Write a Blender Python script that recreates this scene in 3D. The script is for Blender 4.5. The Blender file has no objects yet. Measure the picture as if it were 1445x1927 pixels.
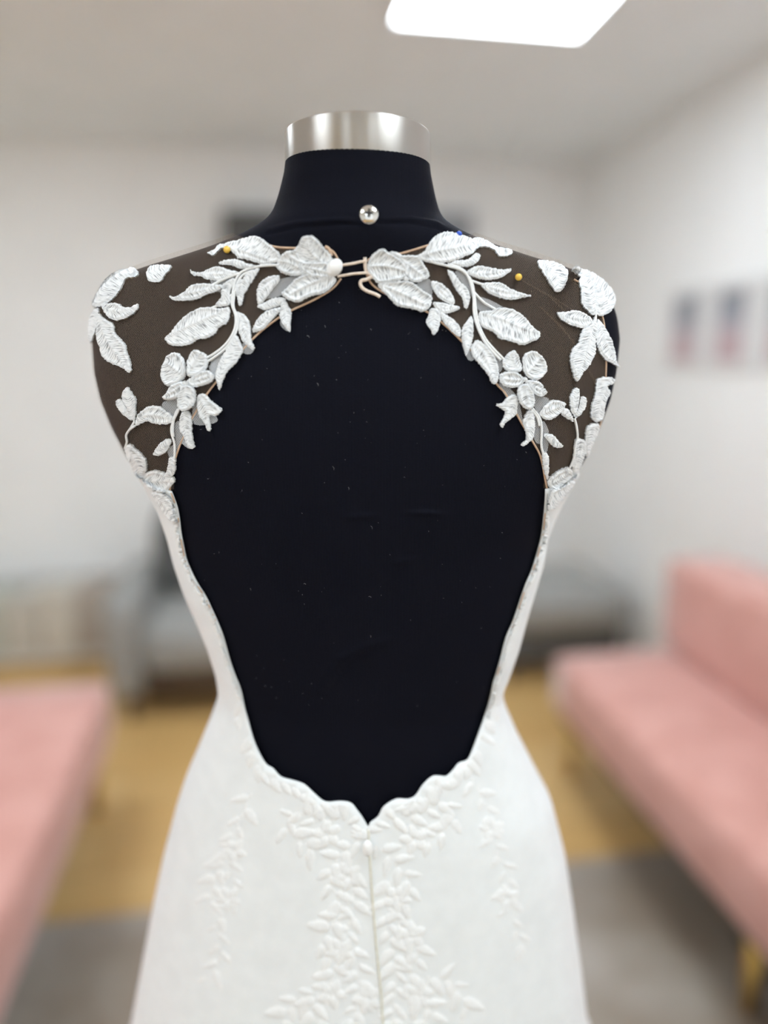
import bpy, bmesh, math, random
import numpy as np
from mathutils import Vector, Matrix
from mathutils.bvhtree import BVHTree
from mathutils.geometry import delaunay_2d_cdt

random.seed(7); np.random.seed(7)
scene = bpy.context.scene
COL = scene.collection

# ------------------------------------------------------------------ camera
FPX, CX, CY = 1336.0, 722.5, 963.5
PITCH, YAW, CAMH = math.radians(11.8), math.radians(9.4), 1.45
cam_d = bpy.data.cameras.new('camera'); cam = bpy.data.objects.new('camera', cam_d); COL.objects.link(cam)
cam.location = (0, 0, CAMH); cam.rotation_euler = (math.pi/2 - PITCH, 0, -YAW)
cam_d.sensor_fit = 'VERTICAL'; cam_d.sensor_height = 36.0; cam_d.lens = FPX/1927*36
cam_d.clip_start = 0.02
cam_d.dof.use_dof = True; cam_d.dof.focus_distance = 0.508; cam_d.dof.aperture_fstop = 1.0
scene.camera = cam

# ------------------------------------------------------------------ sky, exposure
world = bpy.data.worlds.new('World'); scene.world = world; world.use_nodes = True
world.node_tree.nodes['Background'].inputs[0].default_value = (0.86, 0.93, 1.0, 1)
world.node_tree.nodes['Background'].inputs[1].default_value = 1.6
vs = scene.view_settings
vs.view_transform = 'Standard'; vs.look = 'None'; vs.gamma = 1.0; vs.exposure = 0.0; vs.use_curve_mapping = False
PANEL_STRENGTH = 13.8
scene.cycles.use_denoising = True
scene.cycles.transparent_max_bounces = 14
scene.cycles.max_bounces = 7; scene.cycles.diffuse_bounces = 5

# ------------------------------------------------------------------ materials
def mat(name, color, rough=.6, metal=0, spec=.5, emit=None, es=0, sheen=0):
    m = bpy.data.materials.new(name); m.use_nodes = True
    b = m.node_tree.nodes['Principled BSDF']
    b.inputs['Base Color'].default_value = (*color, 1); b.inputs['Roughness'].default_value = rough
    b.inputs['Metallic'].default_value = metal; b.inputs['Specular IOR Level'].default_value = spec
    if sheen: b.inputs['Sheen Weight'].default_value = sheen; b.inputs['Sheen Roughness'].default_value = .4
    if emit: b.inputs['Emission Color'].default_value = (*emit, 1); b.inputs['Emission Strength'].default_value = es
    return m
def N(m, t, **kw):
    n = m.node_tree.nodes.new(t)
    for k, v in kw.items():
        if hasattr(n, k) and k not in n.inputs: setattr(n, k, v)
        else: n.inputs[k].default_value = v
    return n
def L(m, a, b): m.node_tree.links.new(a, b)
def bsdf(m): return m.node_tree.nodes['Principled BSDF']
def mathn(m, op, a, b=None, c=None, clamp=False):
    n = m.node_tree.nodes.new('ShaderNodeMath'); n.operation = op; n.use_clamp = clamp
    for i, v in enumerate((a, b, c)):
        if v is None: continue
        if isinstance(v, (int, float)): n.inputs[i].default_value = v
        else: L(m, v, n.inputs[i])
    return n.outputs[0]
def noise_color(m, c1, c2, scale, detail=4, lo=.35, hi=.65, coord='Object', stretch=(1,1,1), bump=0, bdist=.002):
    tc = N(m, 'ShaderNodeTexCoord'); mp = N(m, 'ShaderNodeMapping'); mp.inputs['Scale'].default_value = stretch
    L(m, tc.outputs[coord], mp.inputs[0])
    nz = N(m, 'ShaderNodeTexNoise'); nz.inputs['Scale'].default_value = scale; nz.inputs['Detail'].default_value = detail
    L(m, mp.outputs[0], nz.inputs['Vector'])
    cr = N(m, 'ShaderNodeValToRGB'); cr.color_ramp.elements[0].position = lo; cr.color_ramp.elements[1].position = hi
    cr.color_ramp.elements[0].color = (*c1, 1); cr.color_ramp.elements[1].color = (*c2, 1)
    L(m, nz.outputs[0], cr.inputs[0]); L(m, cr.outputs[0], bsdf(m).inputs['Base Color'])
    if bump:
        bp = N(m, 'ShaderNodeBump'); bp.inputs['Strength'].default_value = bump; bp.inputs['Distance'].default_value = bdist
        L(m, nz.outputs[0], bp.inputs['Height']); L(m, bp.outputs[0], bsdf(m).inputs['Normal'])
    return m
M = {}
M['wall'] = noise_color(mat('wall_paint', (.8,.8,.78), .8, spec=.2), (.91,.91,.90), (.935,.935,.925), 3, bump=.05)
M['ceiling'] = noise_color(mat('ceiling_paint', (.7,.7,.69), .9, spec=.1), (.85,.885,.895), (.88,.91,.92), 4, bump=.05)
M['trim'] = noise_color(mat('trim_paint', (.8,.8,.79), .4), (.79,.79,.78), (.83,.83,.82), 5)
M['pink'] = noise_color(mat('pink_velvet', (.7,.35,.32), .75, sheen=.5, spec=.2), (.63,.325,.275), (.71,.39,.335), 9, bump=.15, bdist=.004)
M['gold'] = noise_color(mat('brushed_gold', (.55,.36,.1), .3, metal=1), (.62,.42,.13), (.5,.33,.10), 30, stretch=(1,1,.1))
M['grey_fab'] = noise_color(mat('grey_upholstery', (.22,.21,.2), .9, sheen=.3, spec=.2), (.30,.30,.285), (.38,.38,.36), 40, bump=.3)
M['charcoal'] = noise_color(mat('charcoal_fabric', (.1,.1,.1), .9, sheen=.3, spec=.2), (.085,.087,.085), (.13,.13,.125), 40, bump=.3)
M['dark_wood'] = noise_color(mat('dark_wood', (.06,.04,.025), .5), (.05,.03,.02), (.09,.06,.035), 20, stretch=(1,1,.1))
M['white_board'] = noise_color(mat('white_board', (.7,.69,.66), .5), (.68,.67,.63), (.73,.72,.69), 6)
M['black_plastic'] = noise_color(mat('black_plastic', (.015,.015,.017), .5), (.012,.012,.014), (.02,.02,.023), 60)
M['grey_plastic'] = noise_color(mat('grey_plastic', (.3,.31,.33), .5), (.29,.30,.32), (.33,.34,.36), 30)
M['frame_white'] = noise_color(mat('frame_white', (.75,.74,.73), .5), (.73,.72,.71), (.77,.76,.75), 20)
M['lint'] = noise_color(mat('lint_fibre', (.2,.2,.2), .9), (.2,.2,.21), (.4,.4,.4), 90)
M['glass'] = mat('window_glass', (1,1,1), 0.0, spec=.5)
bsdf(M['glass']).inputs['Transmission Weight'].default_value = 1.0; bsdf(M['glass']).inputs['IOR'].default_value = 1.02
M['led'] = mat('led_diffuser', (.9,.9,.9), .5, emit=(.885,.985,1.075), es=PANEL_STRENGTH)
# wood floor
m = mat('oak_planks', (.6,.42,.22), .45); M['oak'] = m
tc = N(m,'ShaderNodeTexCoord'); br = N(m,'ShaderNodeTexBrick'); br.offset = .37
br.inputs['Scale'].default_value = 1; br.inputs['Brick Width'].default_value = 1.4; br.inputs['Row Height'].default_value = .16
br.inputs['Mortar Size'].default_value = .0015; br.inputs['Color1'].default_value = (.73,.455,.17,1)
br.inputs['Color2'].default_value = (.79,.52,.215,1); br.inputs['Mortar'].default_value = (.2,.12,.06,1)
L(m, tc.outputs['Object'], br.inputs['Vector'])
nz = N(m,'ShaderNodeTexNoise'); mp = N(m,'ShaderNodeMapping'); mp.inputs['Scale'].default_value = (3,60,1)
L(m, tc.outputs['Object'], mp.inputs[0]); L(m, mp.outputs[0], nz.inputs['Vector']); nz.inputs['Scale'].default_value = 1
mx = N(m,'ShaderNodeMixRGB'); mx.blend_type = 'MULTIPLY'; mx.inputs[0].default_value = .25
L(m, br.outputs['Color'], mx.inputs[1]); L(m, nz.outputs['Fac'], mx.inputs[2]); L(m, mx.outputs[0], bsdf(m).inputs['Base Color'])
# rug
m = mat('rug_pile', (.3,.26,.22), .95, spec=.1, sheen=.3); M['rug'] = noise_color(m, (.26,.205,.155), (.47,.43,.38), 2.2, detail=6, lo=.38, hi=.68, bump=.4, bdist=.004)

# mannequin jersey: black knit with fine vertical ribs
m = mat('black_jersey', (.008,.008,.011), .8, spec=.05, sheen=.10); M['jersey'] = m
bsdf(m).inputs['Sheen Roughness'].default_value = .22
bsdf(m).inputs['Sheen Tint'].default_value = (.85,.84,1,1)
tc = N(m,'ShaderNodeTexCoord'); wv = N(m,'ShaderNodeTexWave'); wv.wave_type='BANDS'; wv.bands_direction='X'
wv.inputs['Scale'].default_value = 300; wv.inputs['Distortion'].default_value = .6; wv.inputs['Detail'].default_value = 1
L(m, tc.outputs['Object'], wv.inputs['Vector'])
nz = N(m,'ShaderNodeTexNoise'); nz.inputs['Scale'].default_value = 900; L(m, tc.outputs['Object'], nz.inputs['Vector'])
s = mathn(m,'ADD', wv.outputs['Fac'], nz.outputs[0])
bp = N(m,'ShaderNodeBump'); bp.inputs['Strength'].default_value = .25; bp.inputs['Distance'].default_value = .0006
L(m, s, bp.inputs['Height']); L(m, bp.outputs[0], bsdf(m).inputs['Normal'])
cr = N(m,'ShaderNodeValToRGB'); cr.color_ramp.elements[0].color=(.0024,.0026,.0046,1); cr.color_ramp.elements[1].color=(.0085,.009,.0155,1)
L(m, mathn(m,'MULTIPLY', s, .5), cr.inputs[0]); L(m, cr.outputs[0], bsdf(m).inputs['Base Color'])
# collar metal
m = mat('brushed_steel', (.60,.58,.545), .16, metal=1); M['steel'] = m
bsdf(m).inputs['Anisotropic'].default_value=1.0; bsdf(m).inputs['Anisotropic Rotation'].default_value=.25; bsdf(m).inputs['Roughness'].default_value=.42
tn = N(m,'ShaderNodeTangent'); tn.direction_type='RADIAL'; tn.axis='Z'; L(m, tn.outputs[0], bsdf(m).inputs['Tangent'])
tc = N(m,'ShaderNodeTexCoord'); mp = N(m,'ShaderNodeMapping'); mp.inputs['Scale'].default_value=(6,6,700); L(m,tc.outputs['Object'],mp.inputs[0])
nz = N(m,'ShaderNodeTexNoise'); nz.inputs['Scale'].default_value=1; L(m,mp.outputs[0],nz.inputs['Vector'])
bp = N(m,'ShaderNodeBump'); bp.inputs['Strength'].default_value=.12; bp.inputs['Distance'].default_value=.0003; L(m,nz.outputs[0],bp.inputs['Height']); L(m,bp.outputs[0],bsdf(m).inputs['Normal'])
M['chrome'] = noise_color(mat('screw_chrome', (.75,.75,.74), .15, metal=1), (.72,.72,.70), (.8,.8,.78), 200)
M['pin_yellow'] = noise_color(mat('pin_head_yellow', (.8,.5,.05), .25), (.82,.50,.05), (.85,.56,.09), 200)
M['pin_blue'] = noise_color(mat('pin_head_blue', (.01,.06,.45), .25), (.01,.06,.42), (.015,.08,.5), 200)
# dress fabrics
M['satin'] = noise_color(mat('ivory_crepe', (.83,.84,.82), .55, spec=.3, sheen=.2), (.765,.79,.79), (.80,.825,.825), 60, bump=.1, bdist=.001)
M['cord'] = noise_color(mat('white_embroidery_cord', (.86,.86,.84), .8, spec=.2), (.77,.785,.78), (.855,.86,.85), 900, bump=.6, bdist=.0004)
M['nude'] = noise_color(mat('nude_binding', (.55,.36,.24), .7, spec=.2), (.56,.38,.26), (.64,.46,.33), 300)
M['elastic'] = noise_color(mat('nude_elastic', (.75,.62,.52), .6, spec=.3), (.72,.58,.47), (.82,.72,.62), 500)
M['zip'] = noise_color(mat('zip_tape', (.7,.68,.58), .7), (.66,.64,.53), (.74,.72,.62), 300)
M['button'] = noise_color(mat('white_satin_button', (.86,.86,.85), .35, sheen=.2), (.85,.85,.84), (.88,.88,.87), 200)
def net(name, color, a0, a1, period, ang):
    m = bpy.data.materials.new(name); m.use_nodes = True; nt = m.node_tree
    b = bsdf(m); b.inputs['Base Color'].default_value = (*color,1); b.inputs['Roughness'].default_value = .7; b.inputs['Specular IOR Level'].default_value = .2
    tc = N(m,'ShaderNodeTexCoord'); out = None
    for k, a in enumerate(ang):
        mp = N(m,'ShaderNodeMapping'); mp.inputs['Rotation'].default_value = (0, math.radians(a), 0); L(m, tc.outputs['Object'], mp.inputs[0])
        wv = N(m,'ShaderNodeTexWave'); wv.bands_direction='X'; wv.inputs['Scale'].default_value = 2*math.pi/(20*period); wv.inputs['Distortion'].default_value=.3
        L(m, mp.outputs[0], wv.inputs['Vector'])
        v = mathn(m,'POWER', wv.outputs['Fac'], 2.2)
        out = v if out is None else mathn(m,'MAXIMUM', out, v)
    al = mathn(m,'MULTIPLY_ADD', out, a1-a0, a0, clamp=True)
    L(m, al, b.inputs['Alpha'])
    return m
M['nude_net'] = net('nude_illusion_net', (.46,.34,.24), .04, .20, .00115, (28,-40))
M['white_net'] = net('white_tulle_net', (.8,.82,.84), .18, .5, .0011, (28,-40))
# lace: satin stitches running across each leaf; gaps between the stitches are open
m = bpy.data.materials.new('white_lace'); m.use_nodes = True; M['lace'] = m
b = bsdf(m); b.inputs['Roughness'].default_value=.75; b.inputs['Specular IOR Level'].default_value=.25
uv = N(m,'ShaderNodeUVMap'); uv.uv_map='UVMap'
ed = N(m,'ShaderNodeAttribute'); ed.attribute_name='edge'
mp = N(m,'ShaderNodeMapping'); mp.inputs['Scale'].default_value=(1,1,1); L(m,uv.outputs[0],mp.inputs[0])
nz = N(m,'ShaderNodeTexNoise'); nz.inputs['Scale'].default_value=1.0; nz.inputs['Detail'].default_value=2; L(m,mp.outputs[0],nz.inputs['Vector'])
gap = N(m,'ShaderNodeMapRange'); gap.inputs['From Min'].default_value=.36; gap.inputs['From Max'].default_value=.47
L(m, nz.outputs[0], gap.inputs['Value'])          # 0 in gap, 1 on thread
solid = mathn(m,'MAXIMUM', gap.outputs[0], ed.outputs['Fac'])
al = mathn(m,'MULTIPLY_ADD', solid, .68, .32, clamp=True)
L(m, al, b.inputs['Alpha'])
cr = N(m,'ShaderNodeValToRGB'); cr.color_ramp.elements[0].color=(.70,.73,.75,1); cr.color_ramp.elements[1].color=(.86,.87,.87,1)
cr.color_ramp.elements[0].position=.3; cr.color_ramp.elements[1].position=.6
L(m, nz.outputs[0], cr.inputs[0]); L(m, cr.outputs[0], b.inputs['Base Color'])
bp = N(m,'ShaderNodeBump'); bp.inputs['Strength'].default_value=.9; bp.inputs['Distance'].default_value=.0008
L(m, nz.outputs[0], bp.inputs['Height']); L(m, bp.outputs[0], b.inputs['Normal'])

# ------------------------------------------------------------------ mesh helpers
def link(name, me, material, parent=None, smooth=True):
    o = bpy.data.objects.new(name, me); COL.objects.link(o)
    if material is not None and not me.materials: me.materials.append(material)
    if smooth:
        me.polygons.foreach_set('use_smooth', [True]*len(me.polygons))
    if parent is not None: o.parent = parent
    return o
def from_bm(name, bm, material, parent=None, smooth=False):
    me = bpy.data.meshes.new(name); bmesh.ops.recalc_face_normals(bm, faces=bm.faces[:]); bm.to_mesh(me); bm.free()
    return link(name, me, material, parent, smooth)
def from_data(name, verts, faces, material, parent=None, smooth=True):
    me = bpy.data.meshes.new(name); me.from_pydata([tuple(map(float,v)) for v in verts], [], [tuple(map(int,f)) for f in faces]); me.update()
    return link(name, me, material, parent, smooth)
def empty(name, loc=(0,0,0), rz=0):
    o = bpy.data.objects.new(name, None); COL.objects.link(o); o.location = loc; o.rotation_euler = (0,0,rz); o.empty_display_size=.1
    return o
def tag(o, label=None, cat=None, group=None, kind=None):
    if label: o['label'] = label
    if cat: o['category'] = cat
    if group: o['group'] = group
    if kind: o['kind'] = kind
    return o
def bm_box(bm, x0, x1, y0, y1, z0, z1, bev=0, seg=3):
    r = bmesh.ops.create_cube(bm, size=1)
    vs_ = r['verts']
    for v in vs_:
        v.co = Vector(((x0+x1)/2 + v.co.x*(x1-x0), (y0+y1)/2 + v.co.y*(y1-y0), (z0+z1)/2 + v.co.z*(z1-z0)))
    if bev:
        es = list({e for v in vs_ for e in v.link_edges})
        bmesh.ops.bevel(bm, geom=es, offset=bev, segments=seg, profile=.5, affect='EDGES')
def box(name, b, material, parent=None, bev=0, seg=3, smooth=None):
    bm = bmesh.new(); bm_box(bm, *b, bev=bev, seg=seg)
    return from_bm(name, bm, material, parent, smooth=bool(bev) if smooth is None else smooth)
def pillow(name, b, material, parent=None, puff=.02, bev=.04, n=10):
    """soft upholstered block: bevelled box, subdivided, faces bulging"""
    bm = bmesh.new(); bm_box(bm, *b)
    bmesh.ops.subdivide_edges(bm, edges=bm.edges[:], cuts=n, use_grid_fill=True)
    c = Vector(((b[0]+b[1])/2,(b[2]+b[3])/2,(b[4]+b[5])/2)); h = Vector(((b[1]-b[0])/2,(b[3]-b[2])/2,(b[5]-b[4])/2))
    for v in bm.verts:
        d = v.co - c
        inner = Vector([max(-h[i]+bev, min(h[i]-bev, d[i])) for i in range(3)])
        out = d - inner
        if out.length > 1e-6: d = inner + out.normalized()*min(out.length, bev)
        q = [d[i]/h[i] for i in range(3)]
        k = [(1-q[(i+1)%3]**2)*(1-q[(i+2)%3]**2) for i in range(3)]
        for i in range(3):
            d[i] += puff*q[i]*max(0,k[i])*abs(q[i])**3
        v.co = c + d
    return from_bm(name, bm, material, parent, smooth=True)
def tube(name, pts, r, material, parent=None, seg=10, rs=None, closed=False):
    bm = bmesh.new(); P_ = [Vector(p) for p in pts]; n = len(P_); rings = []
    up = None
    for i, p in enumerate(P_):
        t = (P_[min(i+1,n-1)] - P_[max(i-1,0)]).normalized()
        if up is None:
            up = t.orthogonal().normalized()
        up = (up - t*up.dot(t)).normalized(); w = t.cross(up)
        rr = rs[i] if rs else r
        rings.append([bm.verts.new(p + (up*math.cos(a)+w*math.sin(a))*rr) for a in [2*math.pi*k/seg for k in range(seg)]])
    for a, b_ in zip(rings, rings[1:]):
        for k in range(seg): bm.faces.new((a[k], a[(k+1)%seg], b_[(k+1)%seg], b_[k]))
    bm.faces.new(rings[0][::-1]); bm.faces.new(rings[-1])
    return from_bm(name, bm, material, parent, smooth=True)
def lathe(name, prof, material, parent=None, seg=48, loc=(0,0,0), axis=None):
    bm = bmesh.new(); rings = []
    for r, z in prof:
        rings.append([bm.verts.new((r*math.cos(2*math.pi*k/seg), r*math.sin(2*math.pi*k/seg), z)) for k in range(seg)])
    for a, b_ in zip(rings, rings[1:]):
        for k in range(seg): bm.faces.new((a[k], a[(k+1)%seg], b_[(k+1)%seg], b_[k]))
    bm.faces.new(rings[0][::-1]); bm.faces.new(rings[-1])
    mtx = Matrix.Translation(loc)
    if axis is not None: mtx = mtx @ Vector((0,0,1)).rotation_difference(Vector(axis)).to_matrix().to_4x4()
    bm.transform(mtx)
    return from_bm(name, bm, material, parent, smooth=True)
def smooth_path(pts, n=8, closed=False):
    P_ = np.array(pts, float); out = []
    k = len(P_)
    rng = range(k) if closed else range(k-1)
    for i in rng:
        if closed: p0,p1,p2,p3 = P_[(i-1)%k],P_[i],P_[(i+1)%k],P_[(i+2)%k]
        else: p0,p1,p2,p3 = P_[max(i-1,0)],P_[i],P_[i+1],P_[min(i+2,k-1)]
        for t in np.arange(n)/n:
            out.append(.5*((2*p1)+(-p0+p2)*t+(2*p0-5*p1+4*p2-p3)*t*t+(-p0+3*p1-3*p2+p3)*t**3))
    if not closed: out.append(P_[-1])
    return np.array(out)

# ------------------------------------------------------------------ the room
X0, X1, Y0, Y1, ZC = -2.7, 1.75, -3.3, 3.9, 2.5
T = .12
def struct(name, b, material, bev=0): return tag(box(name, b, material, bev=bev), kind='structure')
struct('floor', (X0-T, X1+T, Y0-T, Y1+T, -.1, 0), M['oak'])
struct('ceiling', (X0-T, X1+T, Y0-T, Y1+T, ZC, ZC+.1), M['ceiling'])
struct('wall_far', (X0-T, X1+T, Y1, Y1+T, 0, ZC), M['wall'])
struct('wall_right', (X1, X1+T, Y0, Y1, 0, ZC), M['wall'])
struct('wall_left', (X0-T, X0, Y0, Y1, 0, ZC), M['wall'])
# shop-front wall behind the camera with three tall windows
wins = [(-2.2,-1.15), (-.75,.25), (.6,1.45)]
bm = bmesh.new(); xs = [X0] + [q for w in wins for q in w] + [X1]
for i in range(0, len(xs), 2): bm_box(bm, xs[i], xs[i+1], Y0-T, Y0, 0, ZC)
for a, b_ in wins:
    bm_box(bm, a, b_, Y0-T, Y0, 0, .35); bm_box(bm, a, b_, Y0-T, Y0, 2.2, ZC)
tag(from_bm('wall_near', bm, M['wall']), kind='structure')
for i, (a, b_) in enumerate(wins):
    w = tag(empty('window_%d' % (i+1), ((a+b_)/2, Y0-T/2, .35)), kind='structure')
    hw_ = (b_-a)/2
    bm = bmesh.new()
    for q in ((-hw_, -hw_+.05, 0, 1.85), (hw_-.05, hw_, 0, 1.85), (-hw_+.05, hw_-.05, 0, .05), (-hw_+.05, hw_-.05, 1.8, 1.85)):
        bm_box(bm, q[0], q[1], -.03, .03, q[2], q[3])
    from_bm('window_frame', bm, M['trim'], w)
    box('pane', (-hw_+.05, hw_-.05, -.004, .004, .05, 1.8), M['glass'], w)
for nm, b_ in (('baseboard_far', (X0, X1, Y1-.015, Y1, 0, .09)), ('baseboard_right', (X1-.015, X1, Y0, Y1-.015, 0, .09)), ('baseboard_left', (X0, X0+.015, Y0, Y1-.015, 0, .09))):
    struct(nm, b_, M['trim'])
# window light portals
for i, (a, b_) in enumerate(wins):
    ld = bpy.data.lights.new('window_portal', 'AREA'); ld.shape='RECTANGLE'; ld.size = b_-a; ld.size_y = 1.85
    ld.cycles.is_portal = True
    lo = bpy.data.objects.new('window_portal', ld); COL.objects.link(lo); lo.location = ((a+b_)/2, Y0-T-.02, 1.275)
    lo.rotation_euler = (math.pi/2, 0, math.pi)
# ceiling LED panels
def led(x, y, label):
    r = tag(empty('ceiling_light', (x, y, ZC)), label, 'ceiling light', 'square LED panels in the ceiling')
    bm = bmesh.new()
    for q in ((-.315,.315,-.315,-.298), (-.315,.315,.298,.315), (-.315,-.298,-.298,.298), (.298,.315,-.298,.298)):
        bm_box(bm, q[0], q[1], q[2], q[3], -.014, 0)
    from_bm('frame', bm, M['trim'], r); box('diffuser', (-.298,.298,-.298,.298,-.010,-.002), M['led'], r)
led(.735, 2.13, 'bright square LED ceiling panel beside the wall of small pictures')
led(-1.10, 2.18, 'bright square LED ceiling panel over the open side of the room')
led(.75, .1, 'square LED ceiling panel above the dress form')
led(-1.10, .1, 'square LED ceiling panel above the settee in front of the low shelf')
led(.75, -2.0, 'square LED ceiling panel by the shop windows on the side of the small pictures')
led(-1.10, -2.0, 'square LED ceiling panel by the shop windows on the side away from the pictures')

# ------------------------------------------------------------------ furniture
rug = tag(pillow('area_rug', (-.95, 1.45, -1.2, 1.74, 0, .004), M['rug'], puff=0, bev=.0015, n=6), 'mottled grey and taupe area rug on the oak floor', 'rug')
def leg_mesh(h, r0, r1):
    bm = bmesh.new(); rings = []
    for z, r in ((0, r0), (h*.03, r0*1.05), (h, r1)):
        rings.append([bm.verts.new((r*math.cos(2*math.pi*k/16), r*math.sin(2*math.pi*k/16), z)) for k in range(16)])
    for a, b_ in zip(rings, rings[1:]):
        for k in range(16): bm.faces.new((a[k], a[(k+1)%16], b_[(k+1)%16], b_[k]))
    bm.faces.new(rings[0][::-1]); bm.faces.new(rings[-1])
    me = bpy.data.meshes.new('leg'); bmesh.ops.recalc_face_normals(bm, faces=bm.faces[:]); bm.to_mesh(me); bm.free(); return me
def settee(loc, flip, label):
    # local: front edge at x=0, depth towards +x (flip: -x), far end at y=0, length towards -y
    s = -1 if flip else 1
    r = tag(empty('pink_settee', loc), label, 'settee', 'blush pink settees facing each other')
    def bx(x0,x1,*q): return (min(s*x0,s*x1), max(s*x0,s*x1), *q)
    LEN = 2.1
    pillow('seat', bx(0,.66,-LEN,0,.25,.45), M['pink'], r, puff=.012, bev=.035, n=12)
    pillow('backrest', bx(.40,.64,-LEN,0,.452,.79), M['pink'], r, puff=.015, bev=.04, n=12)
    box('base_frame', bx(.03,.63,-LEN+.03,-.03,.215,.25), M['dark_wood'], r, bev=.004)
    lm = leg_mesh(.215, .013, .024); 
    for y in (-.06, -1.03, -LEN+.06):
        for x in (.07, .58):
            l = link('leg', lm, M['gold'], r); l.location = (s*x, y, 0)
    return r
settee((.97, 2.23, 0), False, 'blush pink settee against the wall with the small pictures')
settee((-.52, 2.27, 0), True, 'blush pink settee in front of the low shelf of boxes')

# grey armchair
r = tag(empty('armchair', (-.26, 2.80, 0)), 'grey upholstered armchair with a dark cushion, beside the low shelf', 'armchair')
pillow('seat', (-.27,.27,.02,.66,.20,.40), M['grey_fab'], r, puff=.02, bev=.04, n=10)
for s in (-1,1): pillow('arm', (s*.34-.07, s*.34+.07, 0,.72,.10,.53), M['grey_fab'], r, puff=.008, bev=.05, n=10)
bk = pillow('backrest', (-.27,.27,.60,.80,.15,.76), M['grey_fab'], r, puff=.02, bev=.06, n=10)
box('base_frame', (-.27,.27,.03,.70,.10,.20), M['dark_wood'], r, bev=.01)  # dark colour stands in for the legs and shadow under the seat
lm = leg_mesh(.10, .016, .024)
for x in (-.33,.33):
    for y in (.06,.66):
        l = link('leg', lm, M['dark_wood'], r); l.location = (x,y,0)
cu = tag(pillow('cushion', (-.22,.22,-.06,.06,-.21,.21), M['charcoal'], puff=.05, bev=.05, n=12), 'charcoal square cushion leaning on the grey armchair back', 'cushion')
cu.location = (-.26, 2.80+.49, .63); cu.rotation_euler = (math.radians(-14), 0, 0)
# grey ottoman
r = tag(empty('ottoman', (1.33, 2.89, 0)), 'low grey upholstered ottoman in the room corner behind the pink settee', 'ottoman')
pillow('seat', (-.30,.30,0,.55,.24,.43), M['grey_fab'], r, puff=.02, bev=.05, n=10)
box('base_frame', (-.28,.28,.02,.53,.10,.24), M['charcoal'], r, bev=.01)
for x in (-.25,.25):
    for y in (.05,.50):
        l = link('leg', lm, M['dark_wood'], r); l.location = (x,y,0)
# low shelf with boxes
r = tag(empty('low_shelf', (-1.36, 3.48, 0)), 'low white open shelf standing against the far wall', 'shelf')
box('bottom_board', (-.62,.62,0,.34,.04,.06), M['white_board'], r, bev=.003)
box('plinth', (-.60,.60,.04,.32,0,.04), M['white_board'], r)
for x in (-.62,.60): box('side_panel', (x,x+.02,0,.34,.06,.36), M['white_board'], r, bev=.003)
box('back_panel', (-.60,.60,.32,.34,.06,.36), M['white_board'], r)
tones = [('oatmeal',(.54,.49,.42)),('pale grey',(.57,.58,.56)),('dusty rose beige',(.54,.46,.41)),('sage grey',(.50,.52,.46)),('stone',(.56,.53,.47)),('cream',(.64,.60,.53)),('taupe',(.46,.41,.36))]
x = -.585
for i,(nm,c) in enumerate(tones):
    w_ = .158; h_ = [.27,.29,.26,.285,.27,.30,.315][i]
    bt = tag(empty('storage_box', (-1.36+x+w_/2, 3.49, .06)), '%s lidded storage box standing in the low white shelf' % nm, 'box', 'storage boxes in the low shelf')
    mm = noise_color(mat('box_card_'+nm.replace(' ','_'), c, .8), tuple(q*.94 for q in c), tuple(min(1,q*1.06) for q in c), 25)
    box('body', (-w_/2,w_/2,0,.28,0,h_-.05), mm, bt, bev=.004); box('lid', (-w_/2-.003,w_/2+.003,-.004,.284,h_-.05,h_), mm, bt, bev=.004)
    x += .167
# wall loudspeaker and grey wall box
r = tag(empty('wall_speaker', (-.05, Y1, 2.10)), 'black loudspeaker mounted high on the far wall', 'speaker')
box('cabinet', (-.13,.17,-.20,-.04,-.22,.08), M['black_plastic'], r, bev=.015)
box('grille', (-.115,.155,-.208,-.198,-.20,.065), M['charcoal'], r, bev=.008)
box('bracket', (-.04,.04,-.045,0,-.10,.02), M['grey_plastic'], r, bev=.004)
r = tag(empty('emergency_light', (1.03, Y1, 2.16)), 'pale grey plastic emergency light box high on the far wall', 'emergency light')
box('housing', (-.13,.09,-.06,0,-.09,.07), M['grey_plastic'], r, bev=.012); box('lens', (-.11,.07,-.068,-.058,-.07,.05), M['grey_plastic'], r, bev=.005)
# small pictures on the right wall
def print_mat(i):
    m = mat('picture_print_%d' % i, (.5,.5,.5), .6)
    tc = N(m,'ShaderNodeTexCoord'); sp = N(m,'ShaderNodeSeparateXYZ'); L(m, tc.outputs['Object'], sp.inputs[0])
    nz = N(m,'ShaderNodeTexNoise'); nz.inputs['Scale'].default_value = 16; L(m, tc.outputs['Object'], nz.inputs['Vector'])
    h = mathn(m,'MULTIPLY_ADD', nz.outputs[0], .12, mathn(m,'ADD', sp.outputs['Z'], -.06))
    cr = N(m,'ShaderNodeValToRGB'); e = cr.color_ramp.elements
    e[0].position=.0; e[0].color=(.56,.38,.39,1); e[1].position=1; e[1].color=(.36,.37,.39,1)
    for p_, c_ in ((.42,(.52,.40,.42,1)), (.52,(.44,.43,.47,1)), (.62,(.27,.28,.32,1))):
        q = e.new(p_); q.color = c_
    L(m, mathn(m,'MULTIPLY_ADD', h, 3.2, .5, clamp=True), cr.inputs[0]); L(m, cr.outputs[0], bsdf(m).inputs['Base Color'])
    return m
names = ['nearest the room corner','second from the room corner','third from the room corner','fourth from the room corner']
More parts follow.
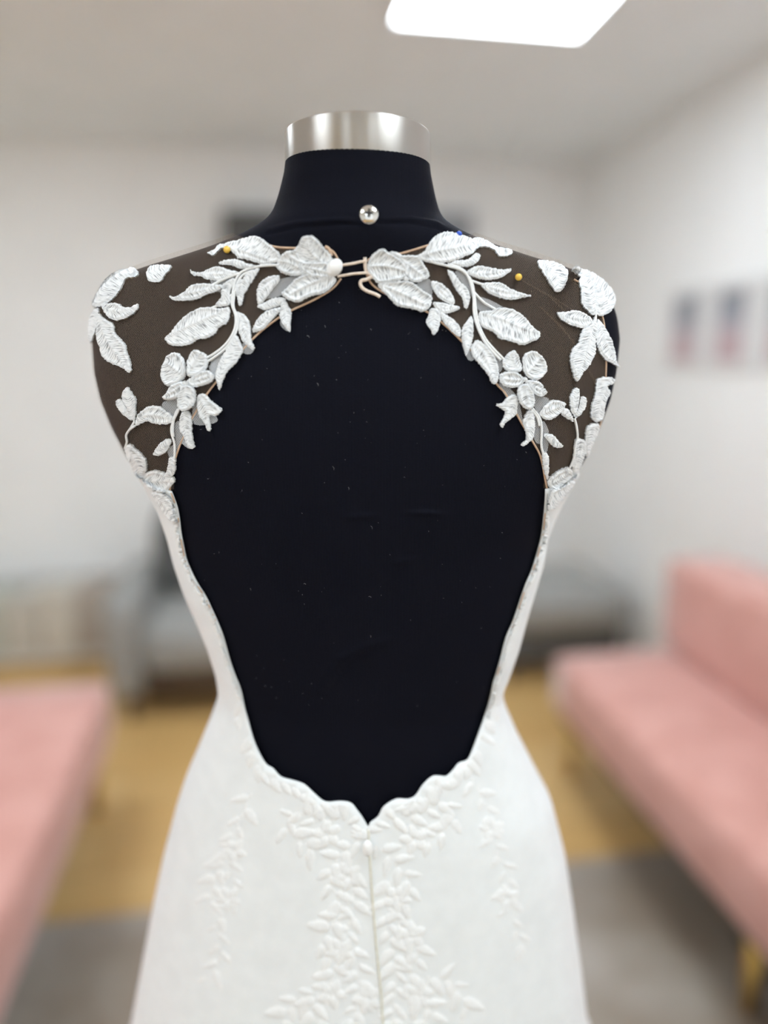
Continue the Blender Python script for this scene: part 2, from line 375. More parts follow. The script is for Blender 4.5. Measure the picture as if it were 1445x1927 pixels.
for i, y in enumerate((2.79, 2.49, 2.19, 1.89)):
    r = tag(empty('small_picture', (X1, y, 1.59)), 'small white framed slate and rose print, ' + names[i], 'picture', 'row of small pictures above the pink settee')
    bm = bmesh.new()
    for q in ((-.13,.13,.14,.16), (-.13,.13,-.16,-.14), (-.13,-.11,-.14,.14), (.11,.13,-.14,.14)): bm_box(bm, -.022, 0, q[0], q[1], q[2], q[3])
    from_bm('frame', bm, M['frame_white'], r); box('mat_board', (-.010,-.002,-.11,.11,-.14,.14), M['frame_white'], r)
    box('print', (-.013,-.0101,-.055,.10,-.13,.13), print_mat(i), r)

# ------------------------------------------------------------------ dress form: local frame, camera side is -y
MX, MD = -.0185, .575                       # offset to camera right, distance ahead
ML = (MX*math.cos(YAW)+MD*math.sin(YAW), -MX*math.sin(YAW)+MD*math.cos(YAW), 0)
CAML = np.array([-MX, -MD, CAMH])           # camera in the local frame
cP, sP = math.cos(PITCH), math.sin(PITCH)
def rays(px):
    px = np.atleast_2d(np.array(px, float)); x = (px[:,0]-CX)/FPX; y = (CY-px[:,1])/FPX
    d = np.stack([x, cP + y*sP, -sP + y*cP], 1); return d/np.linalg.norm(d, axis=1)[:,None]
def z_of_v(v, d=MD):
    y = (CY-np.asarray(v, float))/FPX; return CAMH + d*(-sP + y*cP)/(cP + y*sP)
def project(p):
    p = np.atleast_2d(p); d = p - CAML; Z = d[:,1]*cP - d[:,2]*sP; up = d[:,1]*sP + d[:,2]*cP
    return np.stack([CX+FPX*d[:,0]/Z, CY-FPX*up/Z], 1)
# v, left, right, back depth, front depth, exponent  (outline of the form, back view)
ROWS = np.array([
 (270, 540, 806, .0525,.0525, 2.0), (330, 534, 812, .0545,.054, 2.0), (370, 524, 820, .0565,.056, 2.0), (400, 514, 828, .060,.058, 2.0), (418, 502, 838, .063,.06, 2.0),
 (436, 478, 862, .066,.06, 2.05), (455, 440, 900, .068,.058, 2.1), (475, 385, 957, .068,.056, 2.1), (495, 315, 1025, .067,.056, 2.1), (512, 255, 1085, .066,.056, 2.15), (530, 214, 1125, .066,.057, 2.2),
 (555, 190, 1148, .067,.06, 2.25), (600, 178, 1162, .070,.066, 2.3), (640, 177, 1166, .074,.072, 2.35), (700, 183, 1158, .079,.082, 2.4), (750, 196, 1146, .082,.09, 2.45), (800, 218, 1126, .084,.10, 2.5),
 (850, 246, 1102, .085,.11, 2.55), (900, 282, 1070, .085,.117, 2.55), (950, 312, 1043, .0845,.12, 2.55), (1000, 328, 1022, .083,.115, 2.5), (1050, 341, 1013, .0815,.107, 2.47), (1100, 357, 999, .080,.10, 2.45), (1150, 380, 984, .078,.095, 2.42),
 (1200, 400, 970, .076,.09, 2.4), (1250, 417, 953, .0745,.087, 2.37), (1290, 426, 936, .073,.086, 2.35), (1350, 430, 934, .074,.088, 2.3), (1420, 420, 945, .073,.094, 2.3), (1600, 395, 975, .077,.105, 2.3), (1800, 380, 990, .082,.11, 2.3), (1927, 375, 995, .085,.11, 2.3)])
# gown outline (outer silhouette)
GROWS = np.array([
 (780, 200, 1136, .0868,.106, 2.5), (850, 240, 1108, .0880,.114, 2.55), (900, 275, 1077, .0880,.121, 2.55), (950, 304, 1050, .0875,.124, 2.55), (1000, 320, 1030, .086,.119, 2.5), (1050, 332, 1022, .0845,.111, 2.47), (1100, 349, 1007, .083,.104, 2.45), (1150, 371, 992, .081,.099, 2.42),
 (1200, 391, 979, .079,.094, 2.4), (1250, 407, 962, .0775,.092, 2.37), (1290, 413, 946, .0765,.091, 2.35), (1310, 408, 949, .0770,.092, 2.33), (1330, 401, 955, .078,.094, 2.3), (1380, 380, 977, .0785,.10, 2.27), (1450, 350, 1013, .0815,.114, 2.22), (1500, 333, 1040, .084,.125, 2.2), (1600, 306, 1066, .089,.14, 2.15),
 (1700, 284, 1082, .094,.15, 2.1), (1800, 265, 1096, .099,.16, 2.1), (1927, 241, 1112, .107,.17, 2.05)])
def rows_table(R, vs_, smooth=0):
    """columns: z, half width, centre x, back, front, exponent at image rows vs_"""
    v = R[:,0]; out = []
    dense = np.arange(v[0]-60, v[-1]+60, 1.0)
    cols = []
    for c in range(1, 6):
        y = np.interp(dense, v, R[:,c]); 
        k = np.hanning(2*smooth+1) if smooth else np.array([1.]); k /= k.sum()
        yp = np.pad(y, smooth, mode='edge'); y = np.convolve(yp, k, 'valid')
        cols.append(np.interp(vs_, dense, y))
    z = z_of_v(vs_); Z = MD*cP - (z-CAMH)*sP
    hw = (cols[1]-cols[0])/2*Z/FPX/1.012; cx = ((cols[1]+cols[0])/2-CX)*Z/FPX - MX
    return np.stack([z, hw, cx, cols[2], cols[3], cols[4]], 1)
VT = np.arange(285, 1928, 3.0)
TT = rows_table(ROWS, VT, smooth=16)          # z descending
def sec(tab, theta, n_pow=None):
    """points for rows (k,6) x theta (j) -> (k,j,3); theta 0 = back centre, + = right"""
    th = np.asarray(theta)[None,:]; n = tab[:,5][:,None]
    s, c = np.sin(th), np.cos(th)
    x = tab[:,2][:,None] + tab[:,1][:,None]*np.sign(s)*np.abs(s)**(2/n)
    dep = np.where(c > 0, tab[:,3][:,None], tab[:,4][:,None])
    y = -np.sign(c)*dep*np.abs(c)**(2/n)
    z = np.repeat(tab[:,0][:,None], th.shape[1], 1)
    return np.stack([x, y, z], 2)
def theta_grid(n):
    # even spacing in arc for superellipse: densify near the sides
    return np.linspace(-math.pi, math.pi, n, endpoint=False)
def grid_faces(nr, nc, off=0):
    f = []
    for i in range(nr-1):
        for j in range(nc):
            a = off+i*nc+j; b_ = off+i*nc+(j+1)%nc; f.append((a, b_, b_+nc, a+nc))
    return f
def bvh_of(P3):
    nr, nc, _ = P3.shape
    return BVHTree.FromPolygons([tuple(p) for p in P3.reshape(-1,3).tolist()], grid_faces(nr, nc))
NTH = 300
PT = sec(TT, theta_grid(NTH))
# soft creases and folds of the jersey
def px_of_grid(P3): return project(P3.reshape(-1,3)).reshape(P3.shape[0], P3.shape[1], 2)
PX = px_of_grid(PT); back = PT[:,:,1] < 0
def nrm_grid(P3):
    du = np.roll(P3,-1,1)-np.roll(P3,1,1); dv = np.gradient(P3, axis=0); n = np.cross(du, dv); n /= (np.linalg.norm(n,axis=2,keepdims=True)+1e-12)
    # outward
    c = P3.mean(axis=1, keepdims=True); sgn = np.sign(((P3-c)*n).sum(2)).mean(); return n*sgn
NT = nrm_grid(PT)
def seg_dist(PX_, pts):
    best = np.full(PX_.shape[:2], 1e9); par = np.zeros(PX_.shape[:2]); tot = len(pts)-1
    for i in range(tot):
        a, b_ = np.array(pts[i],float), np.array(pts[i+1],float); ab = b_-a
        t = np.clip(((PX_-a)@ab)/(ab@ab), 0, 1); d = np.linalg.norm(PX_-(a+t[...,None]*ab), axis=2)
        u = d < best; best = np.where(u, d, best); par = np.where(u, (i+t)/tot, par)
    return best, par
disp = np.zeros(PX.shape[:2])
for pts, w, h in (([(650,978),(680,970),(700,968)],4,.0024), ([(765,966),(800,964),(836,967)],3.5,.0020), ([(745,1062),(780,1048)],4,.0020), ([(600,1190),(625,1155),(640,1140)],6,.0014), ([(605,1300),(640,1240),(690,1215),(740,1200)],7,.0018),
                  ([(505,432),(560,420),(640,414),(676,416)],4,.0016), ([(712,413),(770,412),(820,420),(838,428)],4,.0016)):
    d, par = seg_dist(PX, pts); disp += np.where(back, h*np.exp(-(d/w)**2)*np.sin(math.pi*np.clip(par,.03,.97))**.6, 0)
# crease just under the fold line
for pts in ([(505,440),(560,427),(640,421),(676,422)], [(712,420),(770,419),(820,428),(838,436)]):
    d, par = seg_dist(PX, pts); disp -= np.where(back, .0012*np.exp(-(d/3.)**2), 0)
PT = PT + NT*disp[...,None]
BV_T = bvh_of(PT)

form = tag(empty('dress_form', ML, -YAW), 'black jersey tailor dress form with brushed steel neck band wearing the white lace gown', 'dress form')
nr, nc = PT.shape[:2]
verts = PT.reshape(-1,3).tolist(); faces = grid_faces(nr, nc)
faces.append(tuple(range(nc))); faces.append(tuple(nc*(nr-1)+k for k in range(nc))[::-1])
torso = from_data('torso', verts, faces, M['jersey'], form)
# steel neck band + lid
i0 = 0; cxn = TT[0,2]; zb = float(z_of_v(322)); zt = float(z_of_v(256)); rn = .0542
def band(r): return [(r*.9,0),(r-.0004,0),(r,.0005),(r,zt-zb-.0012),(r-.0006,zt-zb-.0002),(r-.0022,zt-zb),(r*.9,zt-zb)]
lathe('neck_band', band(rn), M['steel'], form, seg=96, loc=(cxn, 0, zb))
lathe('neck_lid', [(rn*.9,-.002),(rn-.004,0),(rn-.003,.0015),(rn-.010,.0045),(rn*.4,.008),(.004,.009)], M['chrome'], form, seg=64, loc=(cxn,0,zt-.001))
# stand inside the skirt
lathe('pole', [(.016,.03),(.016,1.02)], M['steel'], form, seg=24, loc=(cxn,.01,0))
lathe('base', [(.17,.012),(.18,.016),(.18,.022),(.17,.027),(.03,.036),(.017,.05)], M['black_plastic'], form, seg=64, loc=(cxn,.01,0))
def hit(px, bvs):
    """nearest hit (point, normal) for every pixel, None where the ray passes the form"""
    D = rays(px); o = Vector(CAML); res = []
    for d in D:
        best = None
        for bv in bvs:
            p, n, idx, t = bv.ray_cast(o, Vector(d), 3)
            if p is not None and (best is None or t < best[2]): best = (p, n if n.dot(Vector(d)) < 0 else -n, t)
        res.append(best)
    return res, D
# screw at the nape
h_, _ = hit([(694,405)], [BV_T]); p, n = h_[0][0], h_[0][1]; ax = (n*.55 + Vector((0,-.8,.0))).normalized()
rs_ = .0068
scr = lathe('screw', [(rs_,-.003),(rs_,.0005)]+[(rs_*math.cos(a), .0005+rs_*.55*math.sin(a)) for a in np.linspace(.1,1.5,8)], M['chrome'], form, seg=32, loc=p, axis=ax)
bm = bmesh.new(); q = Vector((0,0,1)).rotation_difference(ax).to_matrix().to_4x4()
for w_, l_ in ((.0007,.0027),(.0027,.0007)): bm_box(bm, -w_, w_, -l_, l_, .0036, .00485)
bm.transform(Matrix.Translation(p) @ q); from_bm('cross_slot', bm, M['black_plastic'], scr)

# ------------------------------------------------------------------ the gown
gown = tag(empty('wedding_dress', ML, -YAW), 'white open-back wedding dress with leafy lace and sheer illusion shoulders on the dress form', 'dress')
VG = np.arange(780, 1928, 3.0)
GT = rows_table(GROWS, VG, smooth=14)
# continue the skirt to the floor
zl = GT[-1]; zs = np.linspace(zl[0], .014, 60)[1:]; k = (zl[0]-zs)/zl[0]
ext = np.stack([zs, zl[1]+.30*k**1.0, np.full_like(zs, zl[2]), zl[3]+.30*k, zl[4]+.26*k, np.full_like(zs, 2.0)], 1)
GT = np.concatenate([GT, ext], 0)
def gown_pts(theta_, zrow):
    """theta (j), z (i,j) -> points with pleats growing towards the hem"""
    tz = GT[::-1]
    C = [np.interp(zrow, tz[:,0], tz[:,c]) for c in range(1,6)]
    th = np.broadcast_to(theta_[None,:], zrow.shape); n = C[4]; s, c = np.sin(th), np.cos(th)
    drop = np.clip((1.13-zrow)/1.13, 0, 1)
    fold = 1 + drop**.8*(.022*np.cos(11*th+.4) + .012*np.cos(17*th+2.0) + .008*np.cos(5*th))*np.clip(drop*6,0,1)
    x = C[1] + fold*C[0]*np.sign(s)*np.abs(s)**(2/n)
    dep = np.where(c > 0, C[2], C[3]); y = -fold*np.sign(c)*dep*np.abs(c)**(2/n)
    return np.stack([x,y,zrow],2)
thg = theta_grid(360)
zfull = np.repeat(GT[:,0][:,None], 360, 1)
BV_G0 = bvh_of(gown_pts(thg, zfull))
def inv_theta(tab, P3):
    tz = tab[::-1]; P3 = np.atleast_2d(P3); z = P3[:,2]
    hw, cx, bk_, fr, n = [np.interp(z, tz[:,0], tz[:,c]) for c in range(1,6)]
    x = (P3[:,0]-cx)/hw; y = -P3[:,1]; y = np.where(y>0, y/bk_, y/fr)
    return np.arctan2(np.sign(x)*np.abs(x)**(n/2), np.sign(y)*np.abs(y)**(n/2))
# lower edge of the keyhole back, traced left to right
OPEN_L = [(322,925),(333,955),(338,985),(341,1010),(349,1050),(360,1077),(372,1100),(386,1122),(398,1147),(410,1174),(420,1200),(432,1244),(441,1270),(450,1292),(457,1320),(464,1348),(474,1384),(484,1410),(500,1438),(513,1446),(528,1462),(548,1468),(572,1476),(592,1494),(612,1509),(640,1508),(661,1512),(676,1530),(686,1545),(693,1556)]
OPEN_R = [(697,1548),(712,1536),(722,1518),(745,1504),(768,1504),(782,1497),(795,1478),(812,1462),(826,1460),(840,1461),(852,1450),(864,1436),(880,1430),(890,1410),(903,1375),(912,1350),(919,1330),(928,1290),(934,1270),(940,1250),(953,1200),(964,1175),(973,1150),(990,1100),(1001,1075),(1009,1050),(1016,1025),(1021,1000),(1025,960),(1027,921)]
def open_curve(pts):
    h, D = hit(pts, [BV_G0]); P3 = np.array([tuple(q[0]) for q in h if q]); return inv_theta(GT, P3), P3[:,2]
oth, oz = open_curve(OPEN_L + OPEN_R)
z_under = float(z_of_v(880)); z_low = float(z_of_v(1640)); SZ = 4.5   # metres of z to domain units
colth = np.linspace(-math.pi, math.pi, 361)
def inside(poly, pts):
    x, y = pts[:,0], pts[:,1]; c = np.zeros(len(pts), bool); j = len(poly)-1
    for i in range(len(poly)):
        xi, yi, xj, yj = *poly[i], *poly[j]
        if yi != yj:
            c ^= ((yi > y) != (yj > y)) & (x < (xj-xi)*(y-yi)/(yj-yi)+xi)
        j = i
    return c
def edge_dist(poly, pts):
    best = np.full(len(pts), 1e9)
    for i in range(len(poly)):
        a, b_ = poly[i], poly[(i+1)%len(poly)]; ab = b_-a; l2 = ab@ab
        if l2 < 1e-9: continue
        t = np.clip(((pts-a)@ab)/l2, 0, 1); best = np.minimum(best, np.linalg.norm(pts-(a+t[:,None]*ab), axis=1))
    return best
def cdt(poly, step):
    lo, hi = poly.min(0), poly.max(0)
    xs_ = np.arange(lo[0]+step/2, hi[0], step); ys_ = np.arange(lo[1]+step/2, hi[1], step*.866)
    G = np.array([(x_ + (step/2 if j%2 else 0), y_) for j, y_ in enumerate(ys_) for x_ in xs_]).reshape(-1,2)
    if len(G):
        G = G[inside(poly, G)]
        if len(G): G = G[edge_dist(poly, G) > step*.45]
    pts = np.concatenate([poly, G]) if len(G) else poly
    n = len(poly)
    vo, eo, fo, ov, oe, of = delaunay_2d_cdt([Vector(p) for p in pts], [(i,(i+1)%n) for i in range(n)], [list(range(n))], 1, 1e-5)
    return np.array([tuple(v) for v in vo]), [tuple(f) for f in fo]
op = smooth_path(np.stack([oth, oz*SZ],1), 3)
dom = np.concatenate([[(-math.pi, (z_under-.03)*SZ), (-2.6,(z_under-.015)*SZ), (-2.0, z_under*SZ), (oth[0]-.3, (z_under+.004)*SZ), (oth[0]-.1, (z_under-.006)*SZ)], op,
    [(oth[-1]+.1, (z_under-.006)*SZ), (oth[-1]+.3, (z_under+.004)*SZ), (2.0, z_under*SZ), (2.6,(z_under-.015)*SZ), (math.pi, (z_under-.03)*SZ)],
    np.stack([colth[::-1], np.full(361, z_low*SZ)],1)])
V2, F2 = cdt(dom, .028)
def gown_flat(th, z):
    return np.array([gown_pts(np.array([a]), np.array([[b_]]))[0,0] for a, b_ in zip(th, z)])
PB = gown_flat(V2[:,0], V2[:,1]/SZ)
zrow = np.linspace(z_low, .014, 70)[:,None].repeat(361,1); PS = gown_pts(colth, zrow)
nb0 = len(PB); FS = [(nb0+i*361+j, nb0+i*361+j+1, nb0+(i+1)*361+j+1, nb0+(i+1)*361+j) for i in range(69) for j in range(360)]
vg = np.concatenate([PB, PS.reshape(-1,3)]); fg = [tuple(f) for f in F2] + FS
sk = from_data('skirt', vg.tolist(), fg, M['satin'], gown)
bm = bmesh.new(); bm.from_mesh(sk.data); bmesh.ops.remove_doubles(bm, verts=bm.verts[:], dist=1e-5); bmesh.ops.recalc_face_normals(bm, faces=bm.faces[:]); bm.to_mesh(sk.data); bm.free()
sk.data.polygons.foreach_set('use_smooth', [True]*len(sk.data.polygons))
md = sk.modifiers.new('thick','SOLIDIFY'); md.thickness = .0010; md.offset = -1
BV_G = BVHTree.FromPolygons([tuple(p) for p in vg.tolist()], fg)
BOTH = [BV_T, BV_G]

def surf(px, off, bvs=BOTH, height=None):
    """points on the form under pixels px, lifted off along the normal"""
    px = np.atleast_2d(np.array(px,float)); h, D = hit(px, bvs); c = px.mean(0); out = np.zeros((len(px),3))
    hh = np.zeros(len(px)) if height is None else height
    for i, q in enumerate(h):
        if q is None:
            for k in np.linspace(.04, 1.0, 25):
                g, _ = hit([px[i]+(c-px[i])*k], bvs)
                if g[0] is not None: q = (None, None, g[0][2]); break
            if q is None: q = (None, None, .53)
            out[i] = CAML + D[i]*(q[2]+.001) + np.array([0,-1,0])*(hh[i])
        else:
            n = np.array(q[1]); 
            out[i] = np.array(q[0]) + n*(off+hh[i])
    return out

# ---- sheer illusion panels (left and right), running over the shoulders to the front
def theta_v(px):
    h, D = hit(px, [BV_T]); P3 = np.array([tuple(q[0]) if q else (np.nan,)*3 for q in h])
    return [(float(a), float(np.interp(-z, -TT[:,0], VT))) for a, z in zip(inv_theta(TT, P3), P3[:,2])]
R_NECK = [(690,492),(705,484),(751,478),(801,464),(838,452),(862,449)]
R_ARM = [(1078,528),(1106,548),(1130,595),(1136,640),(1137,700),(1131,776),(1120,812),(1098,846)]
R_OPEN = [(1027,921),(1023,899),(1015,859),(1000,830),(978,793),(951,743),(934,724),(905,682),(868,643),(834,611),(801,587),(760,570),(722,552),(700,536),(690,518)]
L_NECK = [(640,497),(622,470),(575,468),(520,466),(490,456),(476,452)]
L_ARM = [(268,526),(238,540),(214,560),(202,600),(200,650),(204,700),(214,750),(234,810),(258,850)]
L_OPEN = [(322,925),(326,890),(336,850),(352,812),(372,772),(398,732),(430,695),(468,648),(500,618),(540,590),(590,566),(625,545),(642,525)]
FRONT = [(1.75,445),(2.05,500),(2.35,600),(2.6,720),(2.75,840),(2.8,905),(2.3,905),(1.95,860),(1.80,760),(1.74,660),(1.68,570),(1.60,520)]
FRONT_L = FRONT[:6] + [(2.4,905),(2.25,860),(2.12,760),(2.05,660),(2.0,570),(1.85,522)]
LARM_T = [(-1.72,535),(-1.63,600),(-1.61,700),(-1.58,800),(-1.5,862)]
def panel(name, neck, arm, opn, sgn, label):
    poly = theta_v(neck) + [(sgn*a, v) for a, v in (FRONT if sgn > 0 else FRONT_L)] + (theta_v(arm) if sgn > 0 else LARM_T) + [(sgn*1.35, 912.)] + theta_v(opn)
    poly = np.array([p for p in poly if not np.isnan(p[0])]) * np.array([330., 1.0])
    poly = smooth_path(poly, 4, closed=True)
    return poly
def torso_at(theta_, v_, off):
    tab = np.stack([np.interp(v_, VT, TT[:,c]) for c in range(6)],1)
    def S(t, tb):
        s, c = np.sin(t), np.cos(t); n = tb[:,5]
        dep = np.where(c>0, tb[:,3], tb[:,4])
        return np.stack([tb[:,2]+tb[:,1]*np.sign(s)*np.abs(s)**(2/n), -np.sign(c)*dep*np.abs(c)**(2/n), tb[:,0]],1)
    tb2 = np.stack([np.interp(v_+2, VT, TT[:,c]) for c in range(6)],1); tb1 = np.stack([np.interp(v_-2, VT, TT[:,c]) for c in range(6)],1)
    p = S(theta_, tab); n = np.cross(S(theta_+.01,tab)-S(theta_-.01,tab), S(theta_,tb2)-S(theta_,tb1)); n /= np.linalg.norm(n,axis=1,keepdims=True)+1e-12
    o = p - np.stack([tab[:,2], np.zeros(len(p)), tab[:,0]],1); sg = np.sign((n*o).sum(1)); sg[sg==0]=1
    return p + n*sg[:,None]*off
panels = {}
for sgn, neck, arm, opn in ((1,R_NECK,R_ARM,R_OPEN), (-1,L_NECK,L_ARM,L_OPEN)):
    poly = panel('p', neck, arm, opn, sgn, '')
    V2, F2 = cdt(poly, 5.0)
    P3 = torso_at(V2[:,0]/330, V2[:,1], (.0012+.0022*np.exp(-((V2[:,1]-490)/45)**2)*np.clip((np.abs(V2[:,0]/330)-.7)/.5,0,1))[:,None])
    o = from_data('illusion_panel', P3.tolist(), F2, M['nude_net'], gown); o['label'] = 'sheer nude net shoulder panel'
# binding cords along the panel edges
def cord(name, px, r, material, off=.0016, n=6, parent=None, label=None, lift=0):
    c = smooth_path(px, n); P3 = surf(c, off)
    if lift: P3 = P3 + np.array([0,-1,.0])*lift*np.sin(np.linspace(0,math.pi,len(c)))[:,None]
    o = tube(name, P3.tolist(), r, material, parent or gown, seg=8)
    if label: o['label'] = label
    return o
for pts in (R_NECK, R_ARM, R_OPEN, L_NECK, L_OPEN): cord('edge_binding', pts, .0007, M['nude'], off=.0014)
la = smooth_path(LARM_T, 10); tube('edge_binding', torso_at(la[:,0], la[:,1], .0014).tolist(), .0007, M['nude'], gown, seg=8)
cord('edge_binding', OPEN_L[:12], .0005, M['nude'], off=.0006); cord('edge_binding', OPEN_R[-12:], .0005, M['nude'], off=.0006)

# ---- embroidered lace, traced piece by piece: (crop origin, crop scale)
CR = {'1':(160,420,300/1445),'2':(400,420,340/1445),'3':(660,420,300/1445),'4':(880,430,310/1445),'5':(160,680,300/1445),'6':(880,660,300/1445),'H':(340,330,220/1445),'K':(590,440,150/1445)}
def cv(c, pts):
    ox, oy, s = CR[c]; return [(ox+x_*s, oy+y_*s) for x_, y_ in pts]
def px_leaf(cx_, cy_, ang, ln, wd):
    ca, sa = math.cos(ang), math.sin(ang); pts = []
    for t in np.linspace(0, 2*math.pi, 10, endpoint=False):
        x_ = math.cos(t)*ln/2; y_ = math.sin(t)*wd/2*(1-.35*math.cos(t)); pts.append((cx_+x_*ca-y_*sa, cy_+x_*sa+y_*ca))
    return pts, [(cx_-ca*ln/2, cy_-sa*ln/2), (cx_, cy_), (cx_+ca*ln/2, cy_+sa*ln/2)]
def leaf_mesh(name, outline, rib, off=.0022, h_rim=.0014, h_in=.0004, step=2.6, fray=1.0, dense_n=None):
    poly = smooth_path(outline, 6, closed=True)
    # resample outline at ~2 px with frayed edge
    seg = np.linalg.norm(np.roll(poly,-1,0)-poly, axis=1); L_ = seg.sum(); n = max(14, int(L_/2.0)); cum = np.concatenate([[0],np.cumsum(seg)])
    pp = np.vstack([poly, poly[:1]]); tt = np.linspace(0, L_, n, endpoint=False)
    poly = np.stack([np.interp(tt, cum, pp[:,0]), np.interp(tt, cum, pp[:,1])],1)
    tg = np.roll(poly,-1,0)-np.roll(poly,1,0); nn = np.stack([tg[:,1],-tg[:,0]],1); nn /= np.linalg.norm(nn,axis=1,keepdims=True)+1e-9
    poly = poly + nn*(np.random.rand(n,1)-.5)*2*fray
    V2, F2 = cdt(poly, step)
    ed = edge_dist(poly, V2)
    rb = smooth_path(rib, 6); rd, rp = np.full(len(V2),1e9), np.zeros(len(V2)); sd = np.zeros(len(V2)); acc = 0
    for a, b_ in zip(rb, rb[1:]):
        ab = b_-a; l = np.linalg.norm(ab)
        if l < 1e-6: continue
        t = np.clip(((V2-a)@ab)/(l*l),0,1); dv = V2-(a+t[:,None]*ab); d = np.linalg.norm(dv,axis=1); u = d < rd
        rd = np.where(u,d,rd); rp = np.where(u,acc+t*l,rp); sd = np.where(u, np.sign(ab[0]*dv[:,1]-ab[1]*dv[:,0]), sd); acc += l
    rim = np.exp(-((ed-3.2)/2.4)**2); ribh = np.exp(-(rd/2.4)**2)
    H_ = h_in + (h_rim-h_in)*np.maximum(rim, .75*ribh) + .0004*np.clip(ed/14,0,1); H_ *= np.clip(ed/1.5,.15,1)
    P3 = surf(V2, off, height=H_)
    # skirt of the piece down to the cloth
    bi = [i for i in range(len(V2)) if ed[i] < .05]
    order = sorted(bi, key=lambda i: np.argmin(np.linalg.norm(poly-V2[i],axis=1)))
    low = surf(V2[order], max(off-.0009,.0005)); nb = len(P3)
    Vall = np.concatenate([P3, low]); Fa = list(F2); m_ = len(order)
    for k in range(m_):
        a, b_ = order[k], order[(k+1)%m_]; Fa.append((a, b_, nb+(k+1)%m_, nb+k))
    me = bpy.data.meshes.new(name); me.from_pydata(Vall.tolist(), [], Fa); me.update()
    u_ = (rp - rd*.55)/1.7; w_ = sd*rd/16. + random.random()*50
    u_ = np.concatenate([u_, u_[order]]); w_ = np.concatenate([w_, w_[order]])
    edg = np.clip(np.maximum(np.exp(-((ed)/4.6)**2), .8*np.exp(-(rd/2.0)**2)),0,1); edg = np.concatenate([edg, np.ones(m_)])
    uvl = me.uv_layers.new(name='UVMap'); li = np.zeros(len(me.loops), int); me.loops.foreach_get('vertex_index', li)
    uvl.data.foreach_set('uv', np.stack([u_[li], w_[li]],1).astype(np.float32).ravel())
    at = me.attributes.new('edge','FLOAT','POINT'); at.data.foreach_set('value', edg.astype(np.float32))
    return me
def leaf(c, outline, rib=None, name='lace_leaf', off=.0022, parent=None, label=None, **kw):
    o_ = cv(c, outline)
    if rib is None:      # longest axis
        A = np.array(o_); D_ = ((A[:,None]-A[None])**2).sum(2); i, j = np.unravel_index(D_.argmax(), D_.shape); r_ = [tuple(A[i]), tuple((A[i]+A[j])/2*.6+A.mean(0)*.4), tuple(A[j])]
    else: r_ = cv(c, rib)
    ob = link(name, leaf_mesh(name, o_, r_, off=off, **kw), M['lace'], parent or gown)
    if label: ob['label'] = label
    return ob
